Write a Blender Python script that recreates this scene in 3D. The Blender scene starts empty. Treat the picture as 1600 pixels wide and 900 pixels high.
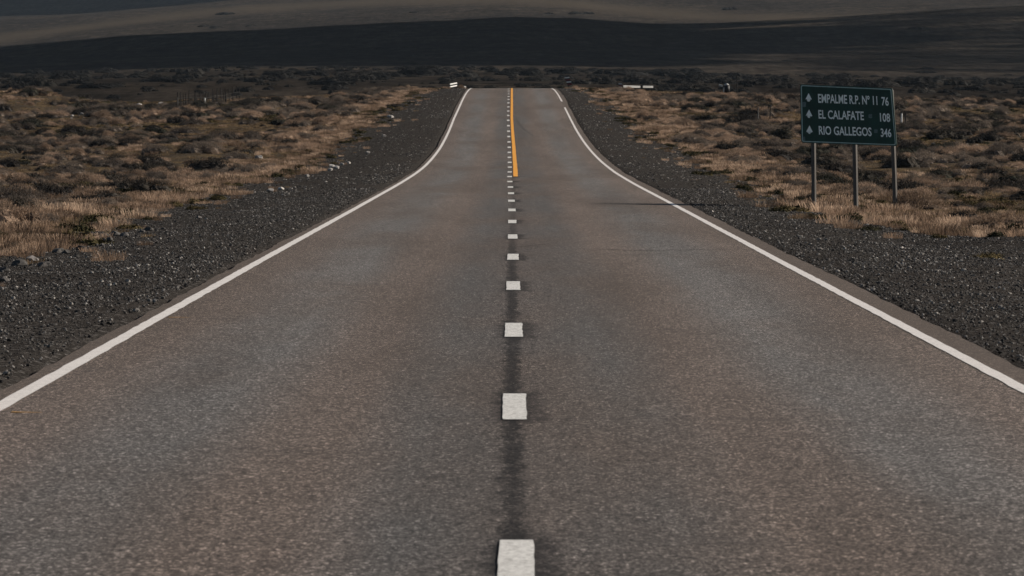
import bpy, bmesh, math, random
import numpy as np
from mathutils import Vector, Matrix

R = math.radians
rng = np.random.default_rng(7)
random.seed(7)
sc = bpy.context.scene
COL = sc.collection

# ------------------------------------------------------------------ camera
FPX = 8141.0            # focal length in photograph pixels (1600 wide)
CAMX, CAMZ = -0.106, 1.8
cd = bpy.data.cameras.new('camera')
cd.sensor_width = 36.0
cd.lens = 36.0 * FPX / 1600.0
cd.clip_start = 0.5
cd.clip_end = 60000
cd.dof.use_dof = True
cd.dof.focus_distance = 105
cd.dof.aperture_fstop = 18
cam = bpy.data.objects.new('camera', cd)
cam.location = (CAMX, 0, CAMZ)
cam.rotation_euler = (R(90) - math.atan(262 / FPX), 0, -math.atan(1 / FPX))
COL.objects.link(cam)
sc.camera = cam

# ------------------------------------------------------------------ sky, sun, exposure
SUN_EL, SUN_AZ = R(27), R(73)        # azimuth clockwise from +Y (the road's direction)
w = bpy.data.worlds.new('World')
sc.world = w
w.use_nodes = True
nt = w.node_tree
sky = nt.nodes.new('ShaderNodeTexSky')
sky.sky_type = 'NISHITA'
sky.sun_disc = False
sky.sun_elevation = SUN_EL
sky.sun_rotation = SUN_AZ
sky.altitude = 300
bg = nt.nodes['Background']
bg.inputs[1].default_value = 0.042
nt.links.new(sky.outputs[0], bg.inputs[0])
sd = bpy.data.lights.new('sun', 'SUN')
sd.energy = 5.0
sd.angle = R(0.5)
sd.color = (1.0, 0.91, 0.80)
sun = bpy.data.objects.new('sun', sd)
S = Vector((math.sin(SUN_AZ) * math.cos(SUN_EL), math.cos(SUN_AZ) * math.cos(SUN_EL), math.sin(SUN_EL)))
sun.rotation_euler = S.to_track_quat('Z', 'Y').to_euler()
sun.location = (200, 0, 120)
COL.objects.link(sun)
sc.view_settings.view_transform = 'Standard'
sc.view_settings.look = 'None'
sc.view_settings.exposure = 0.38
sc.view_settings.gamma = 1.0
sc.view_settings.use_curve_mapping = False

# ------------------------------------------------------------------ helpers
def tag(o, label=None, cat=None, group=None, kind=None):
    if label: o['label'] = label
    if cat: o['category'] = cat
    if group: o['group'] = group
    if kind: o['kind'] = kind
    return o

def link(o, parent=None):
    COL.objects.link(o)
    if parent: o.parent = parent
    return o

def empty(name, loc, rz=0.0):
    o = bpy.data.objects.new(name, None)
    o.location = loc
    o.rotation_euler = (0, 0, rz)
    o.empty_display_size = 0.3
    return link(o)

def mesh_np(name, V, F, mat, smooth=False, attrs=None):
    """V (n,3), F (m,k) with one k"""
    V = np.asarray(V, np.float32)
    F = np.asarray(F, np.int32)
    me = bpy.data.meshes.new(name)
    me.vertices.add(len(V))
    me.vertices.foreach_set('co', V.ravel())
    k = F.shape[1]
    me.loops.add(F.size)
    me.loops.foreach_set('vertex_index', F.ravel())
    me.polygons.add(len(F))
    me.polygons.foreach_set('loop_start', np.arange(0, F.size, k, dtype=np.int32))
    me.polygons.foreach_set('use_smooth', np.full(len(F), smooth, dtype=bool))
    me.update(calc_edges=True)
    if attrs:
        for n, a in attrs.items():
            at = me.attributes.new(n, 'FLOAT', 'POINT')
            at.data.foreach_set('value', np.asarray(a, np.float32))
    if mat: me.materials.append(mat)
    return me

def obj_np(name, V, F, mat, parent=None, **kw):
    return link(bpy.data.objects.new(name, mesh_np(name, V, F, mat, **kw)), parent)

def obj_bm(name, bm, mat, parent=None, smooth=False):
    me = bpy.data.meshes.new(name)
    bmesh.ops.recalc_face_normals(bm, faces=bm.faces[:])
    bm.to_mesh(me)
    bm.free()
    if smooth:
        for p in me.polygons: p.use_smooth = True
    if mat: me.materials.append(mat)
    return link(bpy.data.objects.new(name, me), parent)

def box(bm, c, s, rot=None, bev=0.0):
    M = Matrix.Translation(c)
    if rot is not None: M = M @ rot
    r = bmesh.ops.create_cube(bm, size=1.0, matrix=M @ Matrix.Diagonal((s[0], s[1], s[2], 1)))
    if bev:
        es = list({e for v in r['verts'] for e in v.link_edges})
        bmesh.ops.bevel(bm, geom=es, offset=bev, segments=1, affect='EDGES')

def tube(bm, p0, p1, r0, r1=None, seg=8):
    p0, p1 = Vector(p0), Vector(p1)
    d = p1 - p0
    M = Matrix.Translation((p0 + p1) / 2) @ d.to_track_quat('Z', 'Y').to_matrix().to_4x4()
    bmesh.ops.create_cone(bm, cap_ends=True, segments=seg, radius1=r0, radius2=r0 if r1 is None else r1, depth=d.length, matrix=M)

# value noise -----------------------------------------------------------
def _hash(ix, iy, seed):
    h = (ix.astype(np.int64) * 374761393 + iy.astype(np.int64) * 668265263 + seed * 1442695041) & 0xffffffff
    h = ((h ^ (h >> 13)) * 1274126177) & 0xffffffff
    h = h ^ (h >> 16)
    return (h & 0xffff) / 65535.0

def vnoise(x, y, seed=0):
    x = np.asarray(x, float); y = np.asarray(y, float)
    ix = np.floor(x); iy = np.floor(y)
    fx = x - ix; fy = y - iy
    fx = fx * fx * (3 - 2 * fx); fy = fy * fy * (3 - 2 * fy)
    a = _hash(ix, iy, seed); b = _hash(ix + 1, iy, seed)
    c = _hash(ix, iy + 1, seed); d = _hash(ix + 1, iy + 1, seed)
    return (a * (1 - fx) + b * fx) * (1 - fy) + (c * (1 - fx) + d * fx) * fy - 0.5

def fbm(x, y, seed=0, octs=3):
    v = 0.0; a = 1.0
    for k in range(octs):
        v = v + a * vnoise(x * 2 ** k + 17.3 * k, y * 2 ** k - 9.1 * k, seed + k)
        a *= 0.5
    return v

def pchip(xs, ys, q):
    xs = np.asarray(xs, float); ys = np.asarray(ys, float)
    h = np.diff(xs); dl = np.diff(ys) / h
    m = np.zeros_like(xs)
    for i in range(1, len(xs) - 1):
        if dl[i - 1] * dl[i] > 0:
            w1 = 2 * h[i] + h[i - 1]; w2 = h[i] + 2 * h[i - 1]
            m[i] = (w1 + w2) / (w1 / dl[i - 1] + w2 / dl[i])
    m[0] = dl[0]; m[-1] = dl[-1]
    q = np.clip(np.asarray(q, float), xs[0], xs[-1])
    i = np.clip(np.searchsorted(xs, q) - 1, 0, len(h) - 1)
    t = (q - xs[i]) / h[i]
    return ((1 + 2 * t) * (1 - t) ** 2) * ys[i] + t * (1 - t) ** 2 * h[i] * m[i] + t * t * (3 - 2 * t) * ys[i + 1] + t * t * (t - 1) * h[i] * m[i + 1]

def sstep(a, b, x):
    t = np.clip((x - a) / (b - a), 0, 1)
    return t * t * (3 - 2 * t)

# ------------------------------------------------------------------ lie of the land
PY = [-400, 0, 140, 170, 190.7, 211, 234, 269, 302, 332, 348, 388, 420, 447, 475, 520, 600, 700, 800, 900, 1000, 1200, 1500, 1800]
PZ = [0, 0, 0, .035, .12, .28, .55, 1.17, 1.95, 2.66, 3.05, 3.87, 4.33, 4.545, 4.58, 4.25, 3.3, 3.2, 4.6, 7.2, 8.7, 11.8, 16.4, 21]
def profile(Y): return pchip(PY, PZ, Y)
def centre(Y): return np.interp(Y, [0, 66, 104, 190, 234, 300, 447, 700], [0, 0, .03, .06, .03, -.06, -.10, -.2])

def gravel_edge(X, Y):
    """distance from the centre line at which the gravel shoulder gives way to grass"""
    n = 1.2 * fbm(Y / 10.0, np.sign(X) * 5.0, 31, 3)
    left = np.interp(Y, [0, 58, 69, 90, 131, 190, 240, 340, 450], [8.6, 7.9, 6.9, 7.6, 8.7, 8.9, 8.9, 8.3, 7.0])
    right = np.interp(Y, [0, 60, 78, 90, 103, 130, 200, 250, 370, 450], [9.3, 8.6, 7.7, 7.1, 6.4, 6.7, 8.2, 7.6, 7.0, 6.4])
    return np.where(X < 0, left, right) + n

def mound(X, Y):
    m = 1.5 * np.exp(-(((X + 36) / np.where(X < -36, 10.0, 4.2)) ** 2) - ((Y - 392) / 30.0) ** 2)
    return m

def ground_z(X, Y):
    X = np.asarray(X, float); Y = np.asarray(Y, float)
    d = np.abs(X - centre(Y))
    base = profile(Y)
    s = -0.13 + 0.10 * sstep(3.4, 3.8, d)
    s = s - 0.16 * sstep(4.2, 8.0, d) - 0.22 * sstep(7.5, 14.0, d)
    s = s - np.clip((d - 14) * 0.013, 0, 0.6)
    s = s - sstep(230, 400, Y) * np.where(X < 0, np.clip((d - 9) * 0.040, 0, 0.95), np.clip((d - 16) * 0.016, 0, 0.6))
    rough = sstep(5.5, 12.0, d)
    near = 1 - sstep(700, 1000, Y)
    s = s + rough * near * (0.30 * fbm(X / 7.0, Y / 9.0, 3, 3) + 0.55 * fbm(X / 26.0, Y / 40.0, 11, 2))
    s = s + 0.08 * sstep(4.0, 6.0, d) * fbm(X / 1.5, Y / 2.6, 21, 3) * near
    s = s + mound(X, Y) * (1 + 0.35 * fbm(X / 4.0, Y / 6.0, 41, 3))
    # gully behind the road sign
    s = s - 0.85 * np.exp(-((Y - 262 - 0.5 * (X - 20)) / 10.0) ** 2) * sstep(17, 22, X) * (1 - sstep(60, 90, X))
    z1 = base + s
    # the hills, laid out as bearing / height curves at fixed distances
    Ys = np.maximum(Y, 900.0)
    xp = 800 + FPX * (X - CAMX) / Ys
    def curve(xs, ys, D): return CAMZ + (188 - np.interp(xp, xs, ys)) * D / FPX
    foot = curve([-400, 0, 200, 400, 800, 1200, 1600], [118, 117, 112, 106, 109, 118, 126], 1650)
    cx_ = [-400, 0, 200, 400, 600, 800, 900, 950, 1020, 1120, 1200, 1400, 1600, 2000]
    cy_ = np.array([92, 78, 57.5, 48.5, 36.5, 27, 30, 34.5, 38, 36, 31, 21, 12, 0], float)
    crest = curve(cx_, cy_, 3000)
    mid = curve(cx_, cy_ * 0.5 + 0.5 * np.interp(cx_, [0, 400, 800, 1600], [117, 106, 109, 126]), 2250)
    back = curve(cx_, cy_ + 7, 3450)
    r2x = [-400, 0, 100, 250, 380, 800, 1600]
    r2y = [26, 22.5, 19.5, 9.5, -1, -14, -20]
    ridge = curve(r2x, r2y, 5000)
    dip = curve(r2x, np.array(r2y) + 5, 5700)
    far = curve([0, 1600], [-60, -60], 8500)
    top = curve([0, 1600], [-140, -140], 13000)
    ks = [1650, 2250, 3000, 3450, 5000, 5700, 8500, 13000]
    zs = [foot, mid, crest, back, ridge, dip, far, top]
    z2 = np.full_like(z1, 0.0) + profile(np.minimum(Y, 1800))
    z2 = np.where(Y > 950, profile(950.0) + (foot - profile(950.0)) * np.clip((Y - 950) / 700.0, 0, 1), z2)
    for a in range(len(ks) - 1):
        m = (Y >= ks[a])
        t = np.clip((Y - ks[a]) / (ks[a + 1] - ks[a]), 0, 1)
        if ks[a] == 2250: t = 1 - (1 - t) ** 1.5
        if ks[a] == 3000: t = t ** 1.5
        z2 = np.where(m, zs[a] * (1 - t) + zs[a + 1] * t, z2)
    bump = sstep(1650, 2100, Y) * (1.6 * fbm(X / 160.0, Y / 260.0, 61, 4)) + sstep(950, 1300, Y) * 0.5 * fbm(X / 40.0, Y / 60.0, 71, 3)
    bump = bump + sstep(3300, 4200, Y) * 5.0 * fbm(X / 420.0, Y / 500.0, 81, 3)
    z2 = z2 + bump
    t = sstep(850, 1000, Y)
    return z1 * (1 - t) + z2 * t

def pick(px, py, y0=25.0, y1=12000.0):
    """where the sight line of a point seen in the photograph meets the land"""
    Ys = np.geomspace(y0, y1, 6000)
    X = CAMX + (px - 799) / FPX * Ys
    zr = CAMZ + (188 - py) / FPX * Ys
    hit = np.nonzero(zr <= ground_z(X, Ys))[0]
    i = hit[0] if len(hit) else 0
    return Vector((float(X[i]), float(Ys[i]), float(ground_z(X[i], Ys[i]))))

# ------------------------------------------------------------------ materials
class NT:
    def __init__(s, name):
        s.m = bpy.data.materials.new(name)
        s.m.use_nodes = True
        s.t = s.m.node_tree
        s.b = s.t.nodes['Principled BSDF']
    def n(s, typ, **kw):
        nd = s.t.nodes.new(typ)
        for k, v in kw.items(): setattr(nd, k, v)
        return nd
    def L(s, a, b): s.t.links.new(a, b)
    def setv(s, sock, v):
        if isinstance(v, bpy.types.NodeSocket): s.L(v, sock)
        else: sock.default_value = v
    def coord(s, scale=(1, 1, 1)):
        g = s.n('ShaderNodeNewGeometry')
        mp = s.n('ShaderNodeMapping')
        mp.inputs['Scale'].default_value = scale
        s.L(g.outputs['Position'], mp.inputs['Vector'])
        return mp.outputs[0]
    def ocoord(s, scale=(1, 1, 1)):
        g = s.n('ShaderNodeTexCoord')
        mp = s.n('ShaderNodeMapping')
        mp.inputs['Scale'].default_value = scale
        s.L(g.outputs['Object'], mp.inputs['Vector'])
        return mp.outputs[0]
    def noise(s, vec, scale, detail=3, rough=0.6):
        nd = s.n('ShaderNodeTexNoise')
        nd.inputs['Scale'].default_value = scale
        nd.inputs['Detail'].default_value = detail
        nd.inputs['Roughness'].default_value = rough
        s.L(vec, nd.inputs['Vector'])
        return nd.outputs[0]
    def voro(s, vec, scale, out='Color', rnd=1.0):
        nd = s.n('ShaderNodeTexVoronoi')
        nd.inputs['Scale'].default_value = scale
        nd.inputs['Randomness'].default_value = rnd
        s.L(vec, nd.inputs['Vector'])
        return nd.outputs[out]
    def ramp(s, fac, stops, interp='LINEAR'):
        nd = s.n('ShaderNodeValToRGB')
        cr = nd.color_ramp
        cr.interpolation = interp
        while len(cr.elements) < len(stops): cr.elements.new(0.5)
        for e, (p, c) in zip(cr.elements, stops):
            e.position = p
            e.color = (c, c, c, 1) if isinstance(c, (int, float)) else (*c, 1)
        s.L(fac, nd.inputs[0])
        return nd.outputs[0]
    def mix(s, fac, a, b, mode='MIX'):
        nd = s.n('ShaderNodeMix', data_type='RGBA', blend_type=mode)
        s.setv(nd.inputs[0], fac)
        for sock, v in ((nd.inputs[6], a), (nd.inputs[7], b)):
            if isinstance(v, (tuple, list)): v = (*v[:3], 1)
            s.setv(sock, v)
        return nd.outputs[2]
    def math(s, op, a, b=0.0, c=None):
        nd = s.n('ShaderNodeMath', operation=op)
        s.setv(nd.inputs[0], a); s.setv(nd.inputs[1], b)
        if c is not None: s.setv(nd.inputs[2], c)
        return nd.outputs[0]
    def mrange(s, v, a, b, c=0.0, d=1.0, smooth=True):
        nd = s.n('ShaderNodeMapRange')
        nd.interpolation_type = 'SMOOTHSTEP' if smooth else 'LINEAR'
        s.setv(nd.inputs[0], v)
        for i, q in enumerate((a, b, c, d)): nd.inputs[i + 1].default_value = q
        return nd.outputs[0]
    def attr(s, name):
        nd = s.n('ShaderNodeAttribute'); nd.attribute_name = name
        return nd.outputs['Fac']
    def sep(s, vec):
        nd = s.n('ShaderNodeSeparateXYZ'); s.L(vec, nd.inputs[0]); return nd.outputs
    def bump(s, h, strength, dist):
        nd = s.n('ShaderNodeBump')
        nd.inputs['Strength'].default_value = strength
        nd.inputs['Distance'].default_value = dist
        s.L(h, nd.inputs['Height'])
        s.L(nd.outputs[0], s.b.inputs['Normal'])
    def done(s, col, rough=0.85, spec=0.25, metal=0.0):
        s.setv(s.b.inputs['Base Color'], (*col[:3], 1) if isinstance(col, (tuple, list)) else col)
        s.setv(s.b.inputs['Roughness'], rough)
        s.b.inputs['Specular IOR Level'].default_value = spec
        s.b.inputs['Metallic'].default_value = metal
        return s.m

def mat_asphalt():
    t = NT('asphalt')
    p = t.coord()
    off = t.attr('lat')                      # metres from the centre line
    a = t.math('ABSOLUTE', off)
    wob = t.noise(t.coord((.8, .06, .8)), 1.0, 3)
    aa = t.math('ADD', a, t.math('MULTIPLY', t.math('SUBTRACT', wob, .5), 0.55))
    # grey wheel paths between browner, dustier bands
    path = t.ramp(t.math('DIVIDE', aa, 4.0), [(0.0, .6), (.10, .85), (.15, .95), (.27, 0.0), (.36, .1), (.48, 1.0), (.6, .85), (.74, .05), (1, 0)])
    lane = t.ramp(t.math('DIVIDE', aa, 4.0), [(0, .72), (.16, .82), (.28, 1.0), (.5, 1.12), (.75, 1.04), (1, 1.0)])
    big = t.noise(t.coord((.35, .05, .35)), 1.0, 4)
    brown = (.110, .0875, .0745); grey = (.097, .0915, .0875)
    c = t.mix(path, brown, grey)
    c = t.mix(1.0, c, lane, 'MULTIPLY')
    c = t.mix(t.mrange(big, .38, .66, 0, .75), c, (.084, .0655, .054))
    wear = t.ramp(t.noise(t.coord((1.1, .03, 1.1)), 1.0, 4, .6), [(.3, .84), (.5, 1.0), (.7, 1.16)])
    c = t.mix(1.0, c, wear, 'MULTIPLY')
    # aggregate
    v = t.voro(p, 66.0)
    g = t.sep(v)[0]
    vs = t.voro(t.coord((105, 26, 105)), 1.0)
    grain2 = t.ramp(t.sep(vs)[1], [(0, .55), (.5, .92), (.8, 1.15), (.94, 1.5), (1, 2.3)])
    grain = t.ramp(g, [(0, .25), (.45, .75), (.8, 1.35), (.93, 2.3), (1, 4.2)])
    fine = t.ramp(t.noise(p, 45.0, 3, .75), [(.3, .55), (.7, 1.5)])
    c = t.mix(1.0, c, grain, 'MULTIPLY')
    c = t.mix(1.0, c, grain2, 'MULTIPLY')
    c = t.mix(1.0, c, fine, 'MULTIPLY')
    patch = t.ramp(t.noise(p, 6.0, 3, .6), [(.3, .82), (.7, 1.18)])
    c = t.mix(1.0, c, patch, 'MULTIPLY')
    # tar bleeding along the centre strip in the near stretch
    Y = t.sep(p)[1]
    st = t.math('ABSOLUTE', t.math('ADD', off, 0.10))
    st = t.math('ADD', st, t.math('MULTIPLY', t.math('SUBTRACT', t.noise(t.coord((7, 1.6, 7)), 1.0, 6, .78), .5), .30))
    band = t.mrange(st, .02, .085, 1, 0)
    brk = t.ramp(t.noise(t.coord((1.5, .35, 1.5)), 1.0, 3), [(.25, .6), (.45, 1)])
    band = t.math('MULTIPLY', band, t.ramp(t.noise(t.coord((34, 9, 34)), 1.0, 4, .75), [(.34, .4), (.54, 1.0)]))
    band = t.math('MULTIPLY', t.math('MULTIPLY', band, brk), t.mrange(Y, 50, 105, 1.0, .4))
    c = t.mix(band, c, t.mix(1.0, c, (.12, .115, .12), 'MULTIPLY'))
    ph = t.math('SUBTRACT', t.math('MULTIPLY', t.math('FRACT', t.math('DIVIDE', t.math('SUBTRACT', Y, 13.3), 11.95)), 11.95), 7.475)
    hy = t.mrange(t.math('ABSOLUTE', ph), 1.45, 2.05, 1, 0)
    hx_ = t.math('ADD', t.math('ADD', off, .02), t.math('MULTIPLY', t.math('SUBTRACT', t.noise(t.coord((4, 2, 4)), 1.0, 4, .7), .5), .35))
    hx_ = t.mrange(t.math('ABSOLUTE', t.math('ADD', hx_, .04)), .08, .21, 1, 0)
    halo = t.math('MULTIPLY', t.math('MULTIPLY', hy, hx_), .8)
    halo = t.math('MULTIPLY', halo, t.ramp(t.noise(t.coord((9, 4, 9)), 1.0, 5, .75), [(.3, .45), (.6, 1.25)]))
    c = t.mix(halo, c, t.mix(1.0, c, (.24, .23, .24), 'MULTIPLY'))
    # pale dust along both asphalt edges
    ed = t.math('ADD', a, t.math('MULTIPLY', t.math('SUBTRACT', t.noise(t.coord((2, .6, 2)), 1.0, 3), .5), .25))
    c = t.mix(t.mrange(ed, 3.25, 3.5, 0, .55), c, (.088, .069, .056))
    # faint cross joints
    sv = t.noise(t.coord((.09, .55, .09)), 1.0, 3, .7)
    c = t.mix(t.ramp(sv, [(.595, 0), (.61, .3), (.625, 0)]), c, (.04, .036, .034))
    t.bump(t.math('ADD', g, t.noise(p, 90.0, 2)), .4, .004)
    return t.done(c, .82, .16)

def mat_paint(col, dirt, scale=60.0, wear=.45):
    t = NT('road paint')
    p = t.coord()
    n = t.noise(p, scale, 4, .75)
    n2 = t.noise(p, 3.0, 3)
    f = t.math('MULTIPLY', t.ramp(n, [(.33, 1), (.50, 0)]), wear)
    f = t.math('ADD', f, t.ramp(n2, [(.5, 0), (.8, .28)]))
    c = t.mix(f, col, dirt)
    g = t.ramp(t.sep(t.voro(p, 70.0))[0], [(0, .82), (1, 1.08)])
    c = t.mix(1.0, c, g, 'MULTIPLY')
    t.bump(n, .4, .004)
    return t.done(c, .7, .3)

def mat_ground():
    t = NT('dry steppe ground')
    p = t.coord()
    gv = t.attr('gravel'); hill = t.attr('hill'); pale = t.attr('pale')
    # gravel: dark chips with pale ones among them
    v = t.voro(p, 26.0); ch = t.sep(v)[0]
    v2 = t.voro(p, 60.0); ch2 = t.sep(v2)[1]
    gr = t.ramp(ch, [(0, (.014, .013, .0125)), (.5, (.028, .0255, .0235)), (.78, (.052, .047, .043)), (.93, (.12, .11, .10)), (1, (.30, .28, .265))])
    gr2 = t.ramp(ch2, [(0, (.015, .014, .0135)), (.7, (.038, .034, .031)), (.92, (.07, .063, .057)), (1, (.18, .165, .15))])
    gcol = t.mix(t.ramp(t.noise(p, .8, 4), [(.35, .1), (.65, .85)]), gr, gr2)
    fines = t.ramp(t.noise(t.coord((.55, .12, .5)), 1.0, 4, .65), [(.46, 0), (.7, .5)])
    gcol = t.mix(fines, gcol, (.047, .040, .035))
    # soil between the plants
    s1 = t.ramp(t.noise(t.coord((.5, .3, .5)), 1.0, 5, .65), [(.3, (.036, .028, .021)), (.5, (.062, .047, .032)), (.62, (.11, .077, .042)), (.75, (.075, .065, .029))])
    s2 = t.ramp(t.noise(p, 9.0, 4, .7), [(.3, .5), (.7, 1.5)])
    soil = t.mix(1.0, s1, s2, 'MULTIPLY')
    soil = t.mix(t.ramp(ch2, [(.93, 0), (1, .8)]), soil, (.34, .31, .27))
    # far hillsides: dry brown grass in long streaks
    h1 = t.noise(t.coord((.009, .004, .006)), 1.0, 6, .62)
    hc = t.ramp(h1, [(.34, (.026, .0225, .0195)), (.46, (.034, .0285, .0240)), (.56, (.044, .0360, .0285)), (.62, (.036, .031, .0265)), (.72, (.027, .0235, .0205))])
    h2 = t.ramp(t.noise(t.coord((.05, .03, .05)), 1.0, 8, .8), [(.3, .35), (.5, .95), (.7, 1.7)])
    hc = t.mix(1.0, hc, h2, 'MULTIPLY')
    h3 = t.ramp(t.noise(t.coord((.22, .025, .1)), 1.0, 6, .8), [(.32, .35), (.5, 1.0), (.68, 1.75)])
    hc = t.mix(1.0, hc, h3, 'MULTIPLY')
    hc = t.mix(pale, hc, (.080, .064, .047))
    hc = t.mix(1.0, hc, t.attr('dull'), 'MULTIPLY')
    c = t.mix(hill, soil, hc)
    ge = t.math('ADD', gv, t.math('MULTIPLY', t.math('SUBTRACT', t.noise(p, 1.6, 4, .7), .5), .9))
    c = t.mix(t.mrange(ge, .35, .65), c, gcol)
    hb = t.math('ADD', ch, t.noise(p, 5.0, 5, .7))
    t.bump(hb, 1.0, .06)
    return t.done(c, 1.0, 0.0)

def mat_foliage(name, stops, vary=.55, trans=0.0):
    t = NT(name)
    oi = t.n('ShaderNodeObjectInfo')
    ge = t.n('ShaderNodeNewGeometry')
    base = t.ramp(oi.outputs['Random'], stops)
    k = t.mrange(ge.outputs['Random Per Island'], 0, 1, 1 - vary, 1 + vary, False)
    c = t.mix(1.0, base, k, 'MULTIPLY')
    m_ = t.done(c, .9, .1)
    if trans:
        tr = t.n('ShaderNodeBsdfTranslucent'); t.L(c, tr.inputs[0])
        ms = t.n('ShaderNodeMixShader'); ms.inputs[0].default_value = trans
        t.L(t.b.outputs[0], ms.inputs[1]); t.L(tr.outputs[0], ms.inputs[2])
        t.L(ms.outputs[0], t.t.nodes['Material Output'].inputs[0])
    return m_

def mat_stone(name, stops, scale=30.0):
    t = NT(name)
    oi = t.n('ShaderNodeObjectInfo')
    base = t.ramp(oi.outputs['Random'], stops)
    k = t.ramp(t.noise(t.coord(), scale, 4, .7), [(.3, .65), (.7, 1.35)])
    return t.done(t.mix(1.0, base, k, 'MULTIPLY'), .85, .25)

def mat_plain(name, col, rough=.6, spec=.3, var=.25, scale=12.0, metal=0.0):
    t = NT(name)
    k = t.ramp(t.noise(t.ocoord(), scale, 4, .7), [(.3, 1 - var), (.7, 1 + var)])
    return t.done(t.mix(1.0, (*col, 1), k, 'MULTIPLY'), rough, spec, metal)

def mat_wood():
    t = NT('weathered timber')
    n = t.noise(t.ocoord((28, 28, 1.6)), 1.0, 5, .7)
    c = t.ramp(n, [(.3, (.07, .064, .06)), (.55, (.125, .115, .106)), (.75, (.20, .184, .17))])
    t.bump(n, .5, .01)
    return t.done(c, .9, .15)

M_ASPH = mat_asphalt()
M_WHITE = mat_paint((.70, .665, .635), (.22, .20, .19))
M_DASH = mat_paint((.66, .65, .62), (.16, .15, .14), 30.0, .9)
M_YELLOW = mat_paint((.78, .345, .04), (.28, .14, .05))
M_GROUND = mat_ground()
M_WOOD = mat_wood()

# ------------------------------------------------------------------ ground sheet
def lin(a, b, st): return list(np.arange(a, b, st))
rows = lin(-300, 0, 20) + lin(0, 20, 2) + lin(20, 130, .8) + lin(130, 520, 1.3) + lin(520, 1000, 6) + list(np.geomspace(1000, 14000, 260)) + [18000]
hx = lin(0, 3.2, .8) + lin(3.2, 9.6, .2) + lin(9.6, 48, .8) + list(np.geomspace(48, 700, 60)) + list(np.geomspace(760, 9000, 16))
xs = np.array([-q for q in hx[::-1]][:-1] + hx)
ys = np.array(rows)
GX, GY = np.meshgrid(xs, ys)
GZ = ground_z(GX, GY)
nx, ny = len(xs), len(ys)
idx = np.arange(nx * ny).reshape(ny, nx)
GF = np.stack([idx[:-1, :-1], idx[:-1, 1:], idx[1:, 1:], idx[1:, :-1]], -1).reshape(-1, 4)
dd = np.abs(GX - centre(GY))
att_g = sstep(.6, -.6, -0 + (dd - gravel_edge(GX, GY)) * 1.0) if False else 1 - sstep(-.7, .7, dd - gravel_edge(GX, GY))
att_g = att_g * (1 - sstep(470, 520, GY))
# stony washes in the field to the right
att_g = np.maximum(att_g, .75 * sstep(.12, .3, fbm(GX / 9.0, GY / 16.0, 91, 2)) * (GX > 9) * (GY < 330) * (1 - sstep(16, 20, GX)))
att_h = sstep(480, 620, GY)
XP = 799 + FPX * (GX - CAMX) / np.maximum(GY, 900)
pale = .8 * np.exp(-((GY - 3010) / 45.0) ** 2) * sstep(-.1, .25, fbm(XP / 160, GY * 0, 7, 2) + .15)  # sunlit rim of the near crest, painted in as a pale strip
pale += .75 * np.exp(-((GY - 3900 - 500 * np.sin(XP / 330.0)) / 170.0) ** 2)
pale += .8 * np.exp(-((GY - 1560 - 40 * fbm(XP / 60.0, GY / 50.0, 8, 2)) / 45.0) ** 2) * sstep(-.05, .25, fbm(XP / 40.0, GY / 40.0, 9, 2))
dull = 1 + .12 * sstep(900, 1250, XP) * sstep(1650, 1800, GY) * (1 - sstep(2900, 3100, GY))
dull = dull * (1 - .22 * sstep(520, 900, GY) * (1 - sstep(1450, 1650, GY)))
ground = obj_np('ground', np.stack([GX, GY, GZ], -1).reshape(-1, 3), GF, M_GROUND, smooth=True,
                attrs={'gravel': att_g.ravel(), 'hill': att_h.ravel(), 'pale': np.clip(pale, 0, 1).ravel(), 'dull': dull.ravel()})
tag(ground, kind='structure')

# ------------------------------------------------------------------ road
ry = np.array(lin(-60, 20, 4) + lin(20, 140, .5) + lin(140, 700, 1.0))
el = -3.35 - .20 + .045 * fbm(ry / .9, ry * 0, 51, 4) + .07 * fbm(ry / 16.0, ry * 0, 52, 2)
er = 3.35 + .31 + .045 * fbm(ry / .9, ry * 0, 53, 4) + .09 * fbm(ry / 16.0, ry * 0, 54, 2)
lat = np.linspace(0, 1, 15)
RV, RA = [], []
for i, y in enumerate(ry):
    c, z = float(centre(y)), float(profile(y))
    row = el[i] + (er[i] - el[i]) * lat
    RV.append((c + row[0] - .05, y, z - .16)); RA.append(row[0] - .05)
    RV.append((c + row[0], y, z - .0185)); RA.append(row[0])
    for q in row:
        RV.append((c + q, y, z - .018 * (abs(q) / 3.5) ** 2)); RA.append(q)
    RV.append((c + row[-1], y, z - .0185)); RA.append(row[-1])
    RV.append((c + row[-1] + .05, y, z - .16)); RA.append(row[-1] + .05)
k = len(lat) + 4
ix = np.arange(len(RV)).reshape(len(ry), k)
RF = np.stack([ix[:-1, :-1], ix[:-1, 1:], ix[1:, 1:], ix[1:, :-1]], -1)
RF = np.delete(RF, [1, k - 3], axis=1).reshape(-1, 4)
road = obj_np('road', RV, RF, M_ASPH, smooth=True, attrs={'lat': RA})
tag(road, kind='structure')

def stripe(name, xc, y0, y1, width, mat, lift=.005, step=.5, ragged=.006, seed=0, parent=road):
    n = max(2, int((y1 - y0) / step) + 1)
    yy = np.linspace(y0, y1, n)
    xx = centre(yy) + (np.interp(yy, xc[0], xc[1]) if isinstance(xc, tuple) else xc)
    q = xx - centre(yy)
    l = -width / 2 + ragged * 2 * fbm(yy * 3.1, yy * 0 + seed, 101 + seed, 3)
    r = width / 2 + ragged * 2 * fbm(yy * 3.1, yy * 0 + seed + 9, 131 + seed, 3)
    zz = profile(yy) - .018 * (np.abs(q) / 3.5) ** 2 + lift
    V = np.concatenate([np.stack([xx + l, yy, zz], -1), np.stack([xx + r, yy, zz], -1)])
    F = np.array([(i, n + i, n + i + 1, i + 1) for i in range(n - 1)])
    return obj_np(name, V, F, mat, parent)

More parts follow.
